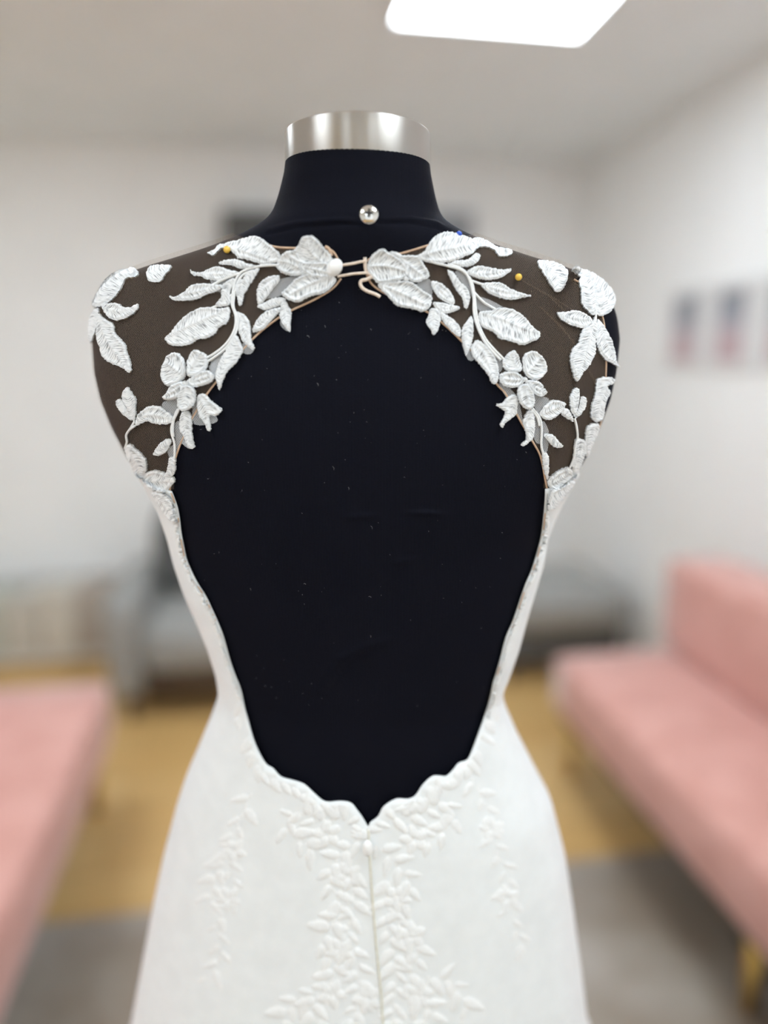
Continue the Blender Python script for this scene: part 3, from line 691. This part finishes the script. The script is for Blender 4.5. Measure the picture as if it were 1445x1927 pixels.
LEAVES = [
 # left shoulder spray
 ('1',[(60,740),(110,620),(200,490),(320,420),(430,425),(500,460),(470,505),(390,520),(340,610),(280,690),(200,745),(130,770)],[(120,750),(250,560),(420,450)]),
 ('1',[(180,760),(215,740),(320,735),(370,765),(440,770),(490,740),(500,770),(470,820),(390,870),(310,890),(250,870),(205,820)],[(190,770),(330,810),(495,755)]),
 ('1',[(150,830),(200,870),(280,920),(290,990),(330,1040),(390,1110),(400,1180),(425,1230),(440,1340),(410,1355),(370,1320),(270,1280),(190,1220),(160,1130),(130,1040),(135,930)],[(150,850),(230,1050),(420,1345)]),
 ('1',[(150,780),(140,900),(110,1010),(70,1090),(55,1000),(70,870),(110,800)],[(140,790),(100,950),(70,1080)]),
 ('1',[(570,470),(620,410),(700,400),(790,400),(780,440),(730,490),(710,530),(640,550),(590,530)],[(580,480),(670,450),(760,420)]),
 # left main branch
 ('H',[(350,990),(430,950),(490,890),(560,880),(640,850),(740,830),(830,800),(940,780),(1020,800),(1080,850),(1160,900),(1240,980),(1240,1040),(1180,1090),(1020,1120),(960,1090),(800,1050),(720,1040),(690,1000),(610,940),(540,920),(480,960),(420,1010)],[(500,900),(800,960),(1180,1080)]),
 ('2',[(60,325),(130,305),(210,300),(290,330),(370,350),(340,375),(230,370),(150,345),(90,345)],[(70,330),(220,335),(360,355)]),
 ('1',[(965,430),(985,450),(1070,455),(1150,420),(1230,405),(1310,430),(1400,455),(1340,500),(1230,530),(1130,520),(1050,490),(985,480)],[(970,440),(1150,480),(1400,455)]),
 ('1',[(780,665),(820,680),(900,640),(970,580),(1050,555),(1150,560),(1270,575),(1220,620),(1110,660),(1020,700),(900,712),(810,705)],[(785,675),(1000,640),(1270,575)]),
 ('1',[(740,1045),(790,1000),(860,910),(950,830),(1060,775),(1150,770),(1240,780),(1320,770),(1320,860),(1290,920),(1230,950),(1190,1010),(1120,1050),(1040,1060),(960,1110),(870,1120),(790,1110),(755,1080)],[(745,1055),(960,940),(1150,860),(1310,780)]),
 ('1',[(1270,560),(1350,510),(1370,530),(1330,640),(1330,740),(1230,770),(1190,750),(1240,690),(1250,620)],[(1350,520),(1280,650),(1220,760)]),
 ('2',[(195,500),(230,455),(300,470),(290,530),(260,580),(245,650),(220,665),(205,600),(190,550)],[(250,460),(235,560),(222,660)]),
 ('2',[(380,370),(350,430),(300,500),(250,470),(270,420),(330,380)],[(375,375),(320,420),(260,470)]),
 ('2',[(540,430),(470,430),(400,470),(365,530),(360,600),(370,660),(400,650),(440,600),(480,540),(530,480)],[(535,440),(400,560),(370,650)]),
 ('2',[(365,665),(420,640),(480,610),(550,600),(590,615),(570,650),(510,680),(430,700),(380,690)],[(370,675),(480,650),(585,615)]),
 ('2',[(325,870),(350,800),(400,740),(460,700),(545,680),(540,720),(480,780),(420,850),(360,875)],[(330,865),(430,770),(540,690)]),
 ('2',[(555,640),(590,630),(620,680),(635,720),(630,800),(625,870),(600,860),(565,810),(540,760),(545,700)],[(575,640),(590,750),(620,870)]),
 ('2',[(200,720),(250,730),(300,790),(310,860),(320,940),(340,1000),(320,1020),(280,980),(240,940),(215,860),(215,780)],[(210,730),(265,860),(330,1010)]),
 ('2',[(60,1330),(40,1260),(30,1220),(60,1120),(110,1030),(160,950),(200,900),(240,980),(250,1030),(190,1130),(130,1190),(95,1260),(75,1325)],[(60,1320),(100,1130),(210,920)]),
 ('5',[(1035,310),(1100,295),(1150,350),(1200,395),(1250,430),(1240,465),(1190,495),(1140,490),(1150,560),(1150,625),(1120,620),(1095,560),(1050,500),(1030,420)],[(1050,320),(1120,460),(1130,620)]),
 ('5',[(890,470),(940,445),(980,500),(985,580),(985,660),(1000,740),(1010,775),(975,790),(930,740),(910,670),(875,630),(870,540)],[(920,460),(930,620),(985,785)]),
 ('5',[(480,580),(490,500),(530,450),(600,405),(690,405),(760,450),(830,510),(810,550),(730,570),(640,560),(590,540),(530,560)],[(485,575),(600,480),(820,520)]),
 ('5',[(470,540),(430,500),(400,420),(360,350),(370,270),(405,235),(440,280),(480,340),(480,430)],[(465,530),(430,400),(400,250)]),
 ('5',[(440,530),(370,480),(310,400),(310,350),(350,345),(400,420),(430,470)],[(435,520),(370,430),(325,355)]),
 ('5',[(640,830),(680,760),(740,705),(800,705),(790,760),(750,820),(690,850),(650,845)],[(645,838),(720,780),(795,710)]),
 ('5',[(780,870),(830,860),(840,920),(835,990),(800,1040),(740,1030),(760,980),(775,920)],[(815,865),(805,960),(760,1030)]),
 ('5',[(390,780),(430,740),(500,800),(560,860),(580,930),(570,1000),(540,1060),(490,1030),(450,950),(410,860)],[(410,760),(500,890),(545,1050)]),
 ('5',[(540,1060),(590,990),(680,980),(770,1020),(835,1060),(800,1120),(740,1180),(660,1160),(590,1130)],[(550,1060),(690,1070),(830,1062)]),
 ('5',[(620,1160),(700,1180),(780,1230),(830,1300),(850,1380),(850,1450),(780,1430),(720,1350),(660,1250)],[(630,1165),(750,1290),(845,1440)]),
 # right main branch
 ('3',[(725,540),(790,540),(860,590),(910,650),(935,720),(920,750),(870,735),(800,690),(745,620)],[(735,545),(830,640),(925,745)]),
 ('3',[(740,730),(800,725),(880,740),(970,765),(970,795),(900,820),(830,825),(770,790)],[(745,735),(850,780),(968,780)]),
 ('3',[(720,780),(790,790),(810,860),(800,940),(770,1005),(740,1015),(710,960),(680,910),(700,840)],[(760,790),(750,900),(755,1010)]),
 ('3',[(800,810),(860,840),(930,890),(980,950),(995,1010),(980,1040),(920,1000),(860,940),(820,880)],[(810,820),(900,920),(985,1030)]),
 ('3',[(590,310),(660,260),(690,210),(740,150),(800,115),(870,105),(960,125),(1040,150),(1100,180),(1140,220),(1090,280),(1040,310),(900,360),(800,370),(690,360)],[(600,320),(800,260),(1080,230)]),
 ('3',[(1090,175),(1150,160),(1230,190),(1310,240),(1440,270),(1440,310),(1340,320),(1290,270),(1230,240),(1150,240),(1090,290),(1050,300),(1120,230)],[(1100,220),(1230,215),(1430,290)]),
 ('3',[(880,380),(950,345),(1050,340),(1120,290),(1160,300),(1150,350),(1100,390),(1010,405),(930,400)],[(890,382),(1030,370),(1155,305)]),
 ('3',[(1040,460),(1100,410),(1180,400),(1280,420),(1370,435),(1440,430),(1420,465),(1330,510),(1230,525),(1120,500)],[(1045,460),(1230,470),(1435,435)]),
 ('4',[(110,500),(200,480),(290,490),(370,540),(460,575),(545,600),(480,615),(360,635),(250,610),(170,570)],[(115,505),(300,560),(540,602)]),
 ('4',[(100,740),(190,730),(270,705),(380,715),(480,780),(560,870),(620,920),(610,970),(550,1000),(470,1030),(390,1005),(320,985),(270,975),(220,920),(120,870),(90,800)],[(100,750),(300,810),(430,870),(615,930)]),
 ('3',[(870,430),(930,460),(980,530),(1050,600),(1075,680),(1050,780),(1020,770),(1010,700),(960,630),(910,540)],[(880,435),(990,590),(1040,775)]),
 ('3',[(1050,890),(1090,850),(1105,930),(1100,1040),(1080,1130),(1040,1205),(1020,1150),(1000,1060),(1005,960)],[(1085,860),(1050,1020),(1040,1200)]),
 ('4',[(50,1000),(100,990),(180,1060),(240,1160),(265,1270),(250,1350),(210,1365),(170,1290),(100,1200),(40,1130),(20,1060)],[(60,1010),(160,1160),(230,1360)]),
 ('6',[(400,400),(440,420),(440,500),(430,570),(380,620),(330,660),(305,700),(285,665),(310,610),(330,560),(290,525),(250,500),(260,480),(310,470),(350,420)],[(430,420),(380,540),(300,690)]),
 ('6',[(520,560),(560,530),(590,600),(595,700),(580,790),(540,830),(500,860),(470,850),(510,800),(510,730),(485,650)],[(555,540),(550,700),(480,855)]),
 ('6',[(635,570),(680,500),(740,450),(800,450),(870,470),(860,510),(830,560),(770,610),(720,630),(660,605)],[(640,575),(750,530),(868,475)]),
 ('6',[(945,600),(915,530),(905,450),(920,380),(950,340),(985,345),(990,400),(985,480),(965,560)],[(948,595),(945,470),(968,345)]),
 ('6',[(950,600),(985,500),(1000,430),(1030,410),(1055,450),(1040,520),(990,590)],[(955,598),(1010,510),(1035,420)]),
 ('6',[(940,640),(880,610),(830,570),(840,520),(880,520),(920,570)],[(938,635),(890,570),(840,535)]),
 ('6',[(670,760),(720,745),(780,780),(820,830),(845,855),(830,875),(770,870),(720,830)],[(675,755),(760,810),(840,865)]),
 ('6',[(670,910),(710,940),(715,1040),(705,1160),(680,1100),(660,1000)],[(685,915),(690,1040),(702,1155)]),
 ('6',[(700,1180),(760,1110),(840,1060),(910,1050),(930,1120),(880,1170),(800,1240),(740,1250)],[(705,1200),(810,1150),(920,1060)]),
 ('6',[(960,800),(1030,800),(1050,870),(1030,960),(990,1060),(950,1150),(920,1100),(940,960)],[(1010,805),(980,970),(945,1140)]),
 ('6',[(1060,680),(1150,650),(1160,720),(1110,830),(1060,950),(1030,900),(1040,780)],[(1120,665),(1080,800),(1055,940)]),
 ('6',[(740,1260),(830,1210),(930,1160),(950,1190),(880,1290),(800,1380),(740,1445),(700,1400)],[(720,1420),(830,1290),(940,1175)]),
 # right shoulder spray
 ('4',[(600,310),(700,310),(790,340),(860,390),(850,480),(820,540),(770,570),(730,530),(690,470),(640,390)],[(620,320),(740,430),(780,560)]),
 ('4',[(895,385),(980,385),(1070,410),(1170,480),(1240,560),(1265,640),(1250,700),(1210,750),(1130,780),(1090,720),(1080,620),(1060,500),(980,450)],[(1120,770),(1130,600),(1000,400)]),
 ('4',[(960,460),(1040,450),(1080,510),(1095,600),(1100,720),(1080,770),(1020,720),(980,660),(975,560)],[(1070,760),(1040,600),(1000,470)]),
 ('4',[(770,745),(850,740),(930,725),(1000,750),(1060,790),(1070,830),(1010,880),(930,870),(850,840),(795,800)],[(775,755),(920,800),(1065,810)]),
 ('4',[(1000,880),(1060,850),(1100,770),(1110,900),(1100,1000),(1095,1100),(1050,1200),(990,1270),(940,1345),(910,1300),(880,1160),(900,1060),(950,1010),(970,940)],[(1095,790),(1020,1020),(940,1330)]),
 ('4',[(1110,810),(1160,850),(1220,950),(1260,1060),(1275,1160),(1300,1215),(1240,1185),(1180,1150),(1130,1080),(1105,980)],[(1115,820),(1180,1000),(1295,1210)]),
 ('6',[(1150,260),(1220,235),(1300,250),(1290,300),(1240,320),(1265,380),(1230,450),(1210,560),(1190,620),(1130,640),(1095,590),(1100,490),(1130,400),(1140,330)],[(1260,250),(1180,430),(1140,630)]),
 ('4',[(910,385),(935,345),(985,335),(980,395)],[(930,385),(950,365),(975,340)]),
]
for c, ol, rb in LEAVES: leaf(c, ol, rb, off=.0022 + random.random()*.0005)
def flower(petals, centre):
    c, pt = centre; p_ = cv(c, [pt])[0]
    pts, rib = px_leaf(p_[0], p_[1], .5, 11, 9)
    heart = link('lace_flower', leaf_mesh('lace_flower', pts, rib, off=.0046, h_rim=.0012, fray=.4), M['lace'], gown)
    for k, (c, ol, rb) in enumerate(petals): leaf(c, ol, rb, name='lace_petal', off=.0026+.0005*k, h_rim=.002, parent=heart)
flower([('2',[(520,330),(560,260),(620,225),(690,240),(720,320),(760,400),(690,430),(600,420),(540,390),(510,350)],[(740,400),(640,330),(540,310)]),
        ('2',[(600,240),(660,220),(690,180),(730,120),(790,105),(840,130),(890,190),(940,240),(960,300),(900,350),(800,360),(720,340),(640,300)],[(900,330),(800,240),(770,120)]),
        ('2',[(560,570),(610,520),(680,450),(780,410),(900,430),(980,440),(985,480),(940,540),(870,580),(790,595),(700,640),(640,635),(590,605)],[(950,440),(780,500),(600,600)]),
        ('2',[(700,330),(790,320),(920,320),(970,400),(930,455),(800,440),(720,390)],[(710,350),(820,380),(950,410)])], ('2',(800,400)))
flower([('3',[(340,270),(400,260),(470,290),(590,300),(640,350),(690,430),(710,480),(680,515),(590,545),(520,520),(500,430),(430,330)],[(400,290),(540,400),(660,500)]),
        ('3',[(250,560),(380,540),(480,530),(560,550),(650,620),(725,670),(725,740),(690,790),(640,815),(560,790),(420,760),(350,690),(280,620)],[(270,570),(480,660),(680,760)]),
        ('3',[(150,380),(200,280),(290,230),(340,265),(430,320),(500,400),(520,470),(470,520),(380,540),(260,560),(200,510),(160,450)],[(170,400),(330,400),(500,450)])], ('3',(500,520)))
flower([('1',[(930,1310),(905,1230),(870,1190),(830,1180),(770,1200),(735,1260),(705,1350),(710,1420),(760,1480),(850,1450),(920,1400)],[(920,1390),(840,1330),(760,1270)]),
        ('1',[(940,1310),(950,1240),(980,1180),(1010,1155),(1070,1175),(1120,1210),(1130,1280),(1100,1350),(1020,1390),(950,1390)],[(950,1380),(1000,1290),(1060,1190)]),
        ('5',[(910,190),(850,200),(800,225),(770,280),(725,325),(760,350),(830,345),(890,320),(930,260)],[(920,210),(840,270),(735,335)]),
        ('5',[(950,180),(1020,130),(1090,95),(1150,95),(1190,140),(1170,190),(1100,220),(1020,240),(960,215)],[(955,200),(1060,170),(1180,130)]),
        ('5',[(900,230),(960,220),(1010,240),(1030,300),(1020,380),(980,430),(910,450),(870,410),(870,330),(890,270)],[(940,225),(950,330),(930,440)])], ('5',(935,205)))
flower([('6',[(300,110),(340,50),(390,5),(430,20),(460,90),(480,170),(440,200),(380,200),(320,170)],[(460,190),(410,110),(390,15)]),
        ('6',[(480,120),(490,60),(530,15),(590,10),(650,50),(690,110),(700,180),(660,240),(600,270),(520,240),(490,190)],[(500,230),(580,140),(640,60)]),
        ('6',[(270,250),(300,205),(380,195),(440,210),(500,270),(460,320),(400,340),(320,330),(280,290)],[(490,265),(390,270),(285,255)]),
        ('6',[(500,280),(560,270),(630,290),(665,340),(695,380),(660,415),(600,410),(540,360)],[(510,285),(590,340),(685,395)]),
        ('6',[(440,330),(500,300),(550,350),(580,430),(570,510),(510,530),(450,480),(430,410)],[(490,310),(510,410),(520,520)])], ('6',(500,270)))
# embroidered stems
STEMS = [('2',[(540,340),(400,350),(300,375),(230,410),(185,490),(168,590),(165,660),(195,760),(180,870),(110,980),(0,1065),(-130,1130)]),
 ('2',[(330,390),(250,425),(205,500),(182,600),(178,680),(210,770),(196,880),(125,995),(20,1082),(-100,1150)]),
 ('2',[(230,410),(120,450),(0,510)]),('2',[(185,560),(100,640),(0,690)]),
 ('5',[(475,540),(440,600),(402,660),(408,720),(390,780)]),('5',[(480,580),(450,600),(440,610)]),
 ('5',[(875,420),(812,560),(803,640),(830,740),(832,850),(822,900)]),('5',[(860,430),(830,500),(816,600),(822,680)]),
 ('3',[(640,330),(760,370),(880,400),(1000,440),(1080,530),(1110,650),(1125,800),(1155,940),(1230,1085),(1385,1250)]),
 ('3',[(870,380),(1000,430),(1060,510),(1098,640),(1105,700),(1108,820),(1140,950),(1215,1100),(1350,1250)]),
 ('3',[(1080,530),(1200,570),(1330,580)]),('3',[(1110,640),(1200,730),(1300,790)]),
 ('6',[(570,520),(635,610),(652,710),(648,850),(668,950),(700,1150)]),('6',[(555,530),(612,600),(632,680)]),
 ('6',[(945,610),(963,690),(970,780),(950,850),(935,960),(900,1050)]),('4',[(1095,690),(1100,760),(1095,860)])]
for c, pts in STEMS: cord('lace_stem', cv(c, pts), .00085, M['cord'], off=.0027, n=6)
# pieces of white tulle ground showing between the motifs
TULLE = [('2',[(550,450),(680,430),(700,460),(620,520),(560,580),(450,610),(440,590),(530,480)]),('5',[(1130,50),(1240,-20),(1200,140),(1180,130)]),('5',[(720,370),(880,340),(880,430),(810,530),(730,450)]),
 ('5',[(830,560),(900,560),(970,790),(880,740),(850,830),(830,700)]),('5',[(760,800),(830,750),(840,860),(790,880)]),('5',[(990,400),(1040,380),(1200,500),(1180,560),(1000,570)]),('2',[(250,960),(340,1000),(310,1050),(250,1040)]),('2',[(0,1090),(100,1030),(40,1200),(0,1190)]),
 ('2',[(0,400),(200,400),(180,520),(60,560),(0,500)]),
 ('3',[(590,560),(680,510),(730,540),(730,670),(660,620)]),('4',[(160,1080),(200,1060),(300,1150),(300,1220),(260,1260)]),('6',[(270,300),(430,400),(490,650),(440,580)]),('6',[(560,400),(680,420),(725,450),(660,560),(620,560)]),('6',[(590,560),(640,640),(655,830),(590,800)]),('6',[(660,640),(720,720),(710,900),(660,900)]),('3',[(1000,1090),(1120,1220),(1060,1245)]),
 ('3',[(940,450),(1040,430),(1110,560),(1100,680),(1060,620)]),('3',[(1110,680),(1250,700),(1400,800),(1180,820)]),('2',[(560,760),(545,820),(600,870),(610,840)]),('5',[(880,680),(960,790),(900,750)])]
for c, pts in TULLE:
    V2, F2 = cdt(smooth_path(cv(c, pts), 3, closed=True), 5); o = from_data('tulle_ground', surf(V2, .0018).tolist(), F2, M['white_net'], gown)
# gathered fold lines in the sheer right shoulder
for c, pts, w in (('4',[(450,455),(640,560),(780,640),(900,720)],2.2),('4',[(620,690),(780,840),(860,930),(940,1040)],2.2),('4',[(1040,1240),(1090,1320),(1120,1400)],2.0),('4',[(850,430),(900,460),(950,510)],1.8),('4',[(700,600),(830,720),(900,800)],1.4)):
    p = smooth_path(cv(c, pts), 6); t = np.gradient(p, axis=0); nn = np.stack([t[:,1],-t[:,0]],1); nn /= np.linalg.norm(nn,axis=1,keepdims=True)
    wd = w*np.sin(np.linspace(.12,math.pi-.12,len(p)))[:,None]
    a, mid, b_ = surf(p-nn*wd,.0014), surf(p,.0028), surf(p+nn*wd,.0014); n_ = len(p)
    V = np.concatenate([a,mid,b_]); F_ = [(i,i+1,n_+i+1,n_+i) for i in range(n_-1)] + [(n_+i,n_+i+1,2*n_+i+1,2*n_+i) for i in range(n_-1)]
    from_data('net_fold', V.tolist(), F_, M['nude_net'], gown)
# ---- closure: covered button, elastic loop and its loose end
h, D = hit(cv('K',[(395,640)]), [BV_T]); bc = np.array(h[0][0]) + np.array(h[0][1])*.006
bm = bmesh.new(); bmesh.ops.create_uvsphere(bm, u_segments=32, v_segments=20, radius=1)
bm.transform(Matrix.Translation(Vector(bc)) @ Matrix.Rotation(math.radians(38),4,'Y') @ Matrix.Diagonal((.0049,.0042,.0064,1)))
from_bm('button', bm, M['button'], gown, smooth=True)['label'] = 'white satin covered button'
for pts in ([(460,610),(560,578),(700,556),(830,525),(940,505)], [(440,800),(560,778),(700,752),(850,738),(960,735),(1010,770)]):
    o = cord('button_loop', cv('K', pts), .0009, M['elastic'], off=.0042)
o = cord('button_loop', cv('K', [(1060,800),(960,850),(880,870),(850,920),(880,1000),(960,1060),(1060,1100),(1140,1130),(1205,1170)]), .0012, M['elastic'], off=.0038); o['label'] = 'loose nude elastic end'
cord('edge_binding', cv('K', [(930,430),(935,520),(940,620),(960,700),(1010,750),(1060,820)]), .0012, M['elastic'], off=.003)
cord('edge_binding', cv('K', [(215,240),(270,265),(310,330),(330,400)]), .0011, M['nude'], off=.002)
# ---- centre back zip
zp = smooth_path([(693,1560),(695,1600),(700,1680),(708,1780),(716,1860),(722,1940)], 6)
o = tube('zip', surf(zp, .0004).tolist(), .0009, M['zip'], gown, seg=8); o['label'] = 'cream zip running down the skirt'
h, D = hit([(692,1592)], [BV_G]); bc = Vector(h[0][0]) + Vector(h[0][1])*.003
bm = bmesh.new(); bmesh.ops.create_uvsphere(bm, u_segments=20, v_segments=12, radius=1); bm.transform(Matrix.Translation(bc) @ Matrix.Diagonal((.004,.003,.007,1)))
from_bm('zip_pull', bm, M['button'], gown, smooth=True)
# ---- lace scattered over the skirt, beaded leaves too soft to tell apart
Vs, Fs, base = [], [], 0
def add_skirt_leaf(cx_, cy_, ang, ln, wd, h0=.0022):
    global base
    pts, rib = px_leaf(cx_, cy_, ang, ln, wd); poly = smooth_path(pts, 2, closed=True); V2, F2 = cdt(poly, 4.5); e = edge_dist(poly, V2)
    H_ = .0003 + .6*h0*np.clip(e/7,0,1)
    P3 = surf(V2, 0, bvs=[BV_G], height=np.where(e<.1,-.0002,H_)); Vs.extend(P3.tolist()); Fs.extend([tuple(base+i for i in f) for f in F2]); base += len(P3)
rnd = random.Random(3)
def spray(path, size, h0, every=15):
    q = smooth_path(path, 12); seg = np.linalg.norm(np.diff(q,axis=0),axis=1); cum = np.concatenate([[0],np.cumsum(seg)]); k = 0
    for d in np.arange(0, cum[-1], every):
        i = min(np.searchsorted(cum, d), len(q)-2); p = q[i]; t = q[i+1]-q[i]; a0 = math.atan2(t[1],t[0]); k += 1
        sd_ = 1 if k%2 else -1; ln = size*rnd.uniform(.75,1.25); an = a0 + sd_*rnd.uniform(.6,1.1)
        add_skirt_leaf(p[0]+math.cos(an)*ln*.5, p[1]+math.sin(an)*ln*.5, an, ln, ln*rnd.uniform(.40,.55), h0*rnd.uniform(.7,1.3))
        add_skirt_leaf(p[0], p[1], a0, every*1.5, 6, h0)
def rosette(x_, y_, r_, h0):
    a0 = rnd.uniform(0,6)
    for k in range(5):
        an = a0+k*2*math.pi/5; add_skirt_leaf(x_+math.cos(an)*r_*.55, y_+math.sin(an)*r_*.55, an, r_, r_*.75, h0)
for path in ([(690,1575),(650,1600),(620,1650),(640,1710),(610,1770),(630,1830),(590,1890),(600,1940)], [(705,1590),(740,1620),(770,1670),(750,1730),(785,1790),(770,1850),(810,1905),(800,1940)],
             [(655,1620),(665,1690),(655,1760),(675,1830),(665,1930)], [(735,1660),(730,1740),(745,1820),(738,1930)], [(640,1540),(600,1545),(560,1530),(540,1560),(590,1600)], [(740,1540),(790,1530),(830,1510),(850,1545),(800,1590)],
             [(590,1870),(550,1890),(530,1930)], [(810,1840),(850,1850),(880,1900)]): spray(path, 40, .0009)
for x_, y_ in ((615,1570),(655,1650),(780,1580),(745,1690),(640,1790),(775,1760),(625,1870),(790,1870),(690,1880)): rosette(x_, y_, 30, .001)
for path in ([(470,1500),(445,1560),(430,1620),(440,1680),(410,1740),(415,1800),(385,1850)], [(890,1470),(920,1530),(930,1590),(955,1650),(960,1720),(985,1780)], [(450,1590),(410,1640),(395,1700)]): spray(path, 36, .0006, 18)
for x_, y_ in ((440,1600),(430,1690),(925,1560),(955,1690)): rosette(x_, y_, 26, .0006)
for seq, sg in ((OPEN_L[14:], -1), (OPEN_R[:-13], 1)):   # scalloped border of the keyhole
    q = smooth_path(seq, 2)
    for k in range(0, len(q), 2):
        add_skirt_leaf(q[k][0]+sg*rnd.uniform(8,16), q[k][1]+rnd.uniform(12,20), rnd.uniform(0,math.pi), rnd.uniform(28,44), rnd.uniform(14,22), .001)
o = from_data('skirt_lace', Vs, Fs, M['cord'], gown); o['kind'] = 'stuff'
# lace border on the side strips of the bodice
for seq, sg in ((OPEN_L[1:15], -1), (OPEN_R[-15:-1], 1)):
    q = smooth_path(seq, 1)
    for k in range(len(q)-1):
        a = q[k]; t = q[k+1]-a; l = np.linalg.norm(t); mid = a+t*.5+np.array([sg*5,0]); ang = math.atan2(t[1],t[0])
        pts, rib = px_leaf(mid[0], mid[1], ang, l*1.15, 11)
        link('lace_leaf', leaf_mesh('lace_leaf', pts, rib, off=.0006, h_rim=.0012, step=4), M['cord'], gown)

# ------------------------------------------------------------------ pins
def pin(px, rad, material, label, direction, length=.028, off=.001):
    h, D = hit([px], [BV_T]); p, n = h[0][0], h[0][1]
    c = p + n*(rad+off)
    Rz = Matrix.Rotation(-YAW,4,'Z'); W = Matrix.Translation(ML) @ Rz
    r = tag(empty('sewing_pin', W @ c, -YAW), label, 'pin', 'pins in the dress form')
    bm = bmesh.new(); bmesh.ops.create_uvsphere(bm, u_segments=20, v_segments=12, radius=rad); from_bm('head', bm, material, r, smooth=True)
    d = Vector(direction).normalized(); tube('shaft', [d*rad*.5, d*length], .0003, M['chrome'], r, seg=6)
pin((972,525), .0024, M['pin_yellow'], 'yellow ball-headed pin standing clear in the sheer nude shoulder net', (.35,.9,-.3), .02)
pin((431,476), .0024, M['pin_yellow'], 'yellow ball-headed pin tucked against a lace leaf near the neck', (-.3,.9,-.3), .02)
pin((860,448), .0022, M['pin_blue'], 'blue-headed pin at the base of the neck', (-.5,.7,-.4), .02)

# ------------------------------------------------------------------ lint on the jersey
Vl, Fl, base = [], [], 0
for i in range(140):
    px = (rnd.uniform(360,1000), rnd.uniform(440,1330)); ang = rnd.uniform(0,math.pi); ln = rnd.choice([.6,.6,.8,1,2.5]) * rnd.uniform(.7,1.6)
    q = [(px[0]+math.cos(ang+.4*k)*ln*k, px[1]+math.sin(ang+.4*k)*ln*k) for k in (-1,0,1)]
    h, D = hit(q, BOTH)
    if any(g is None for g in h): continue
    g2, _ = hit(q, [BV_T])
    if any(b_ is None or abs(a[2]-b_[2])>1e-4 for a, b_ in zip(h,g2)): continue
    P3 = np.array([np.array(g[0])+np.array(g[1])*.0004 for g in h]); w_ = np.array([.00008,0,.00008])
    Vl += [*(P3-w_).tolist(), *(P3+w_).tolist()]; Fl += [(base,base+1,base+4,base+3),(base+1,base+2,base+5,base+4)]; base += 6
o = from_data('lint', Vl, Fl, M['lint'], form); o['kind'] = 'stuff'
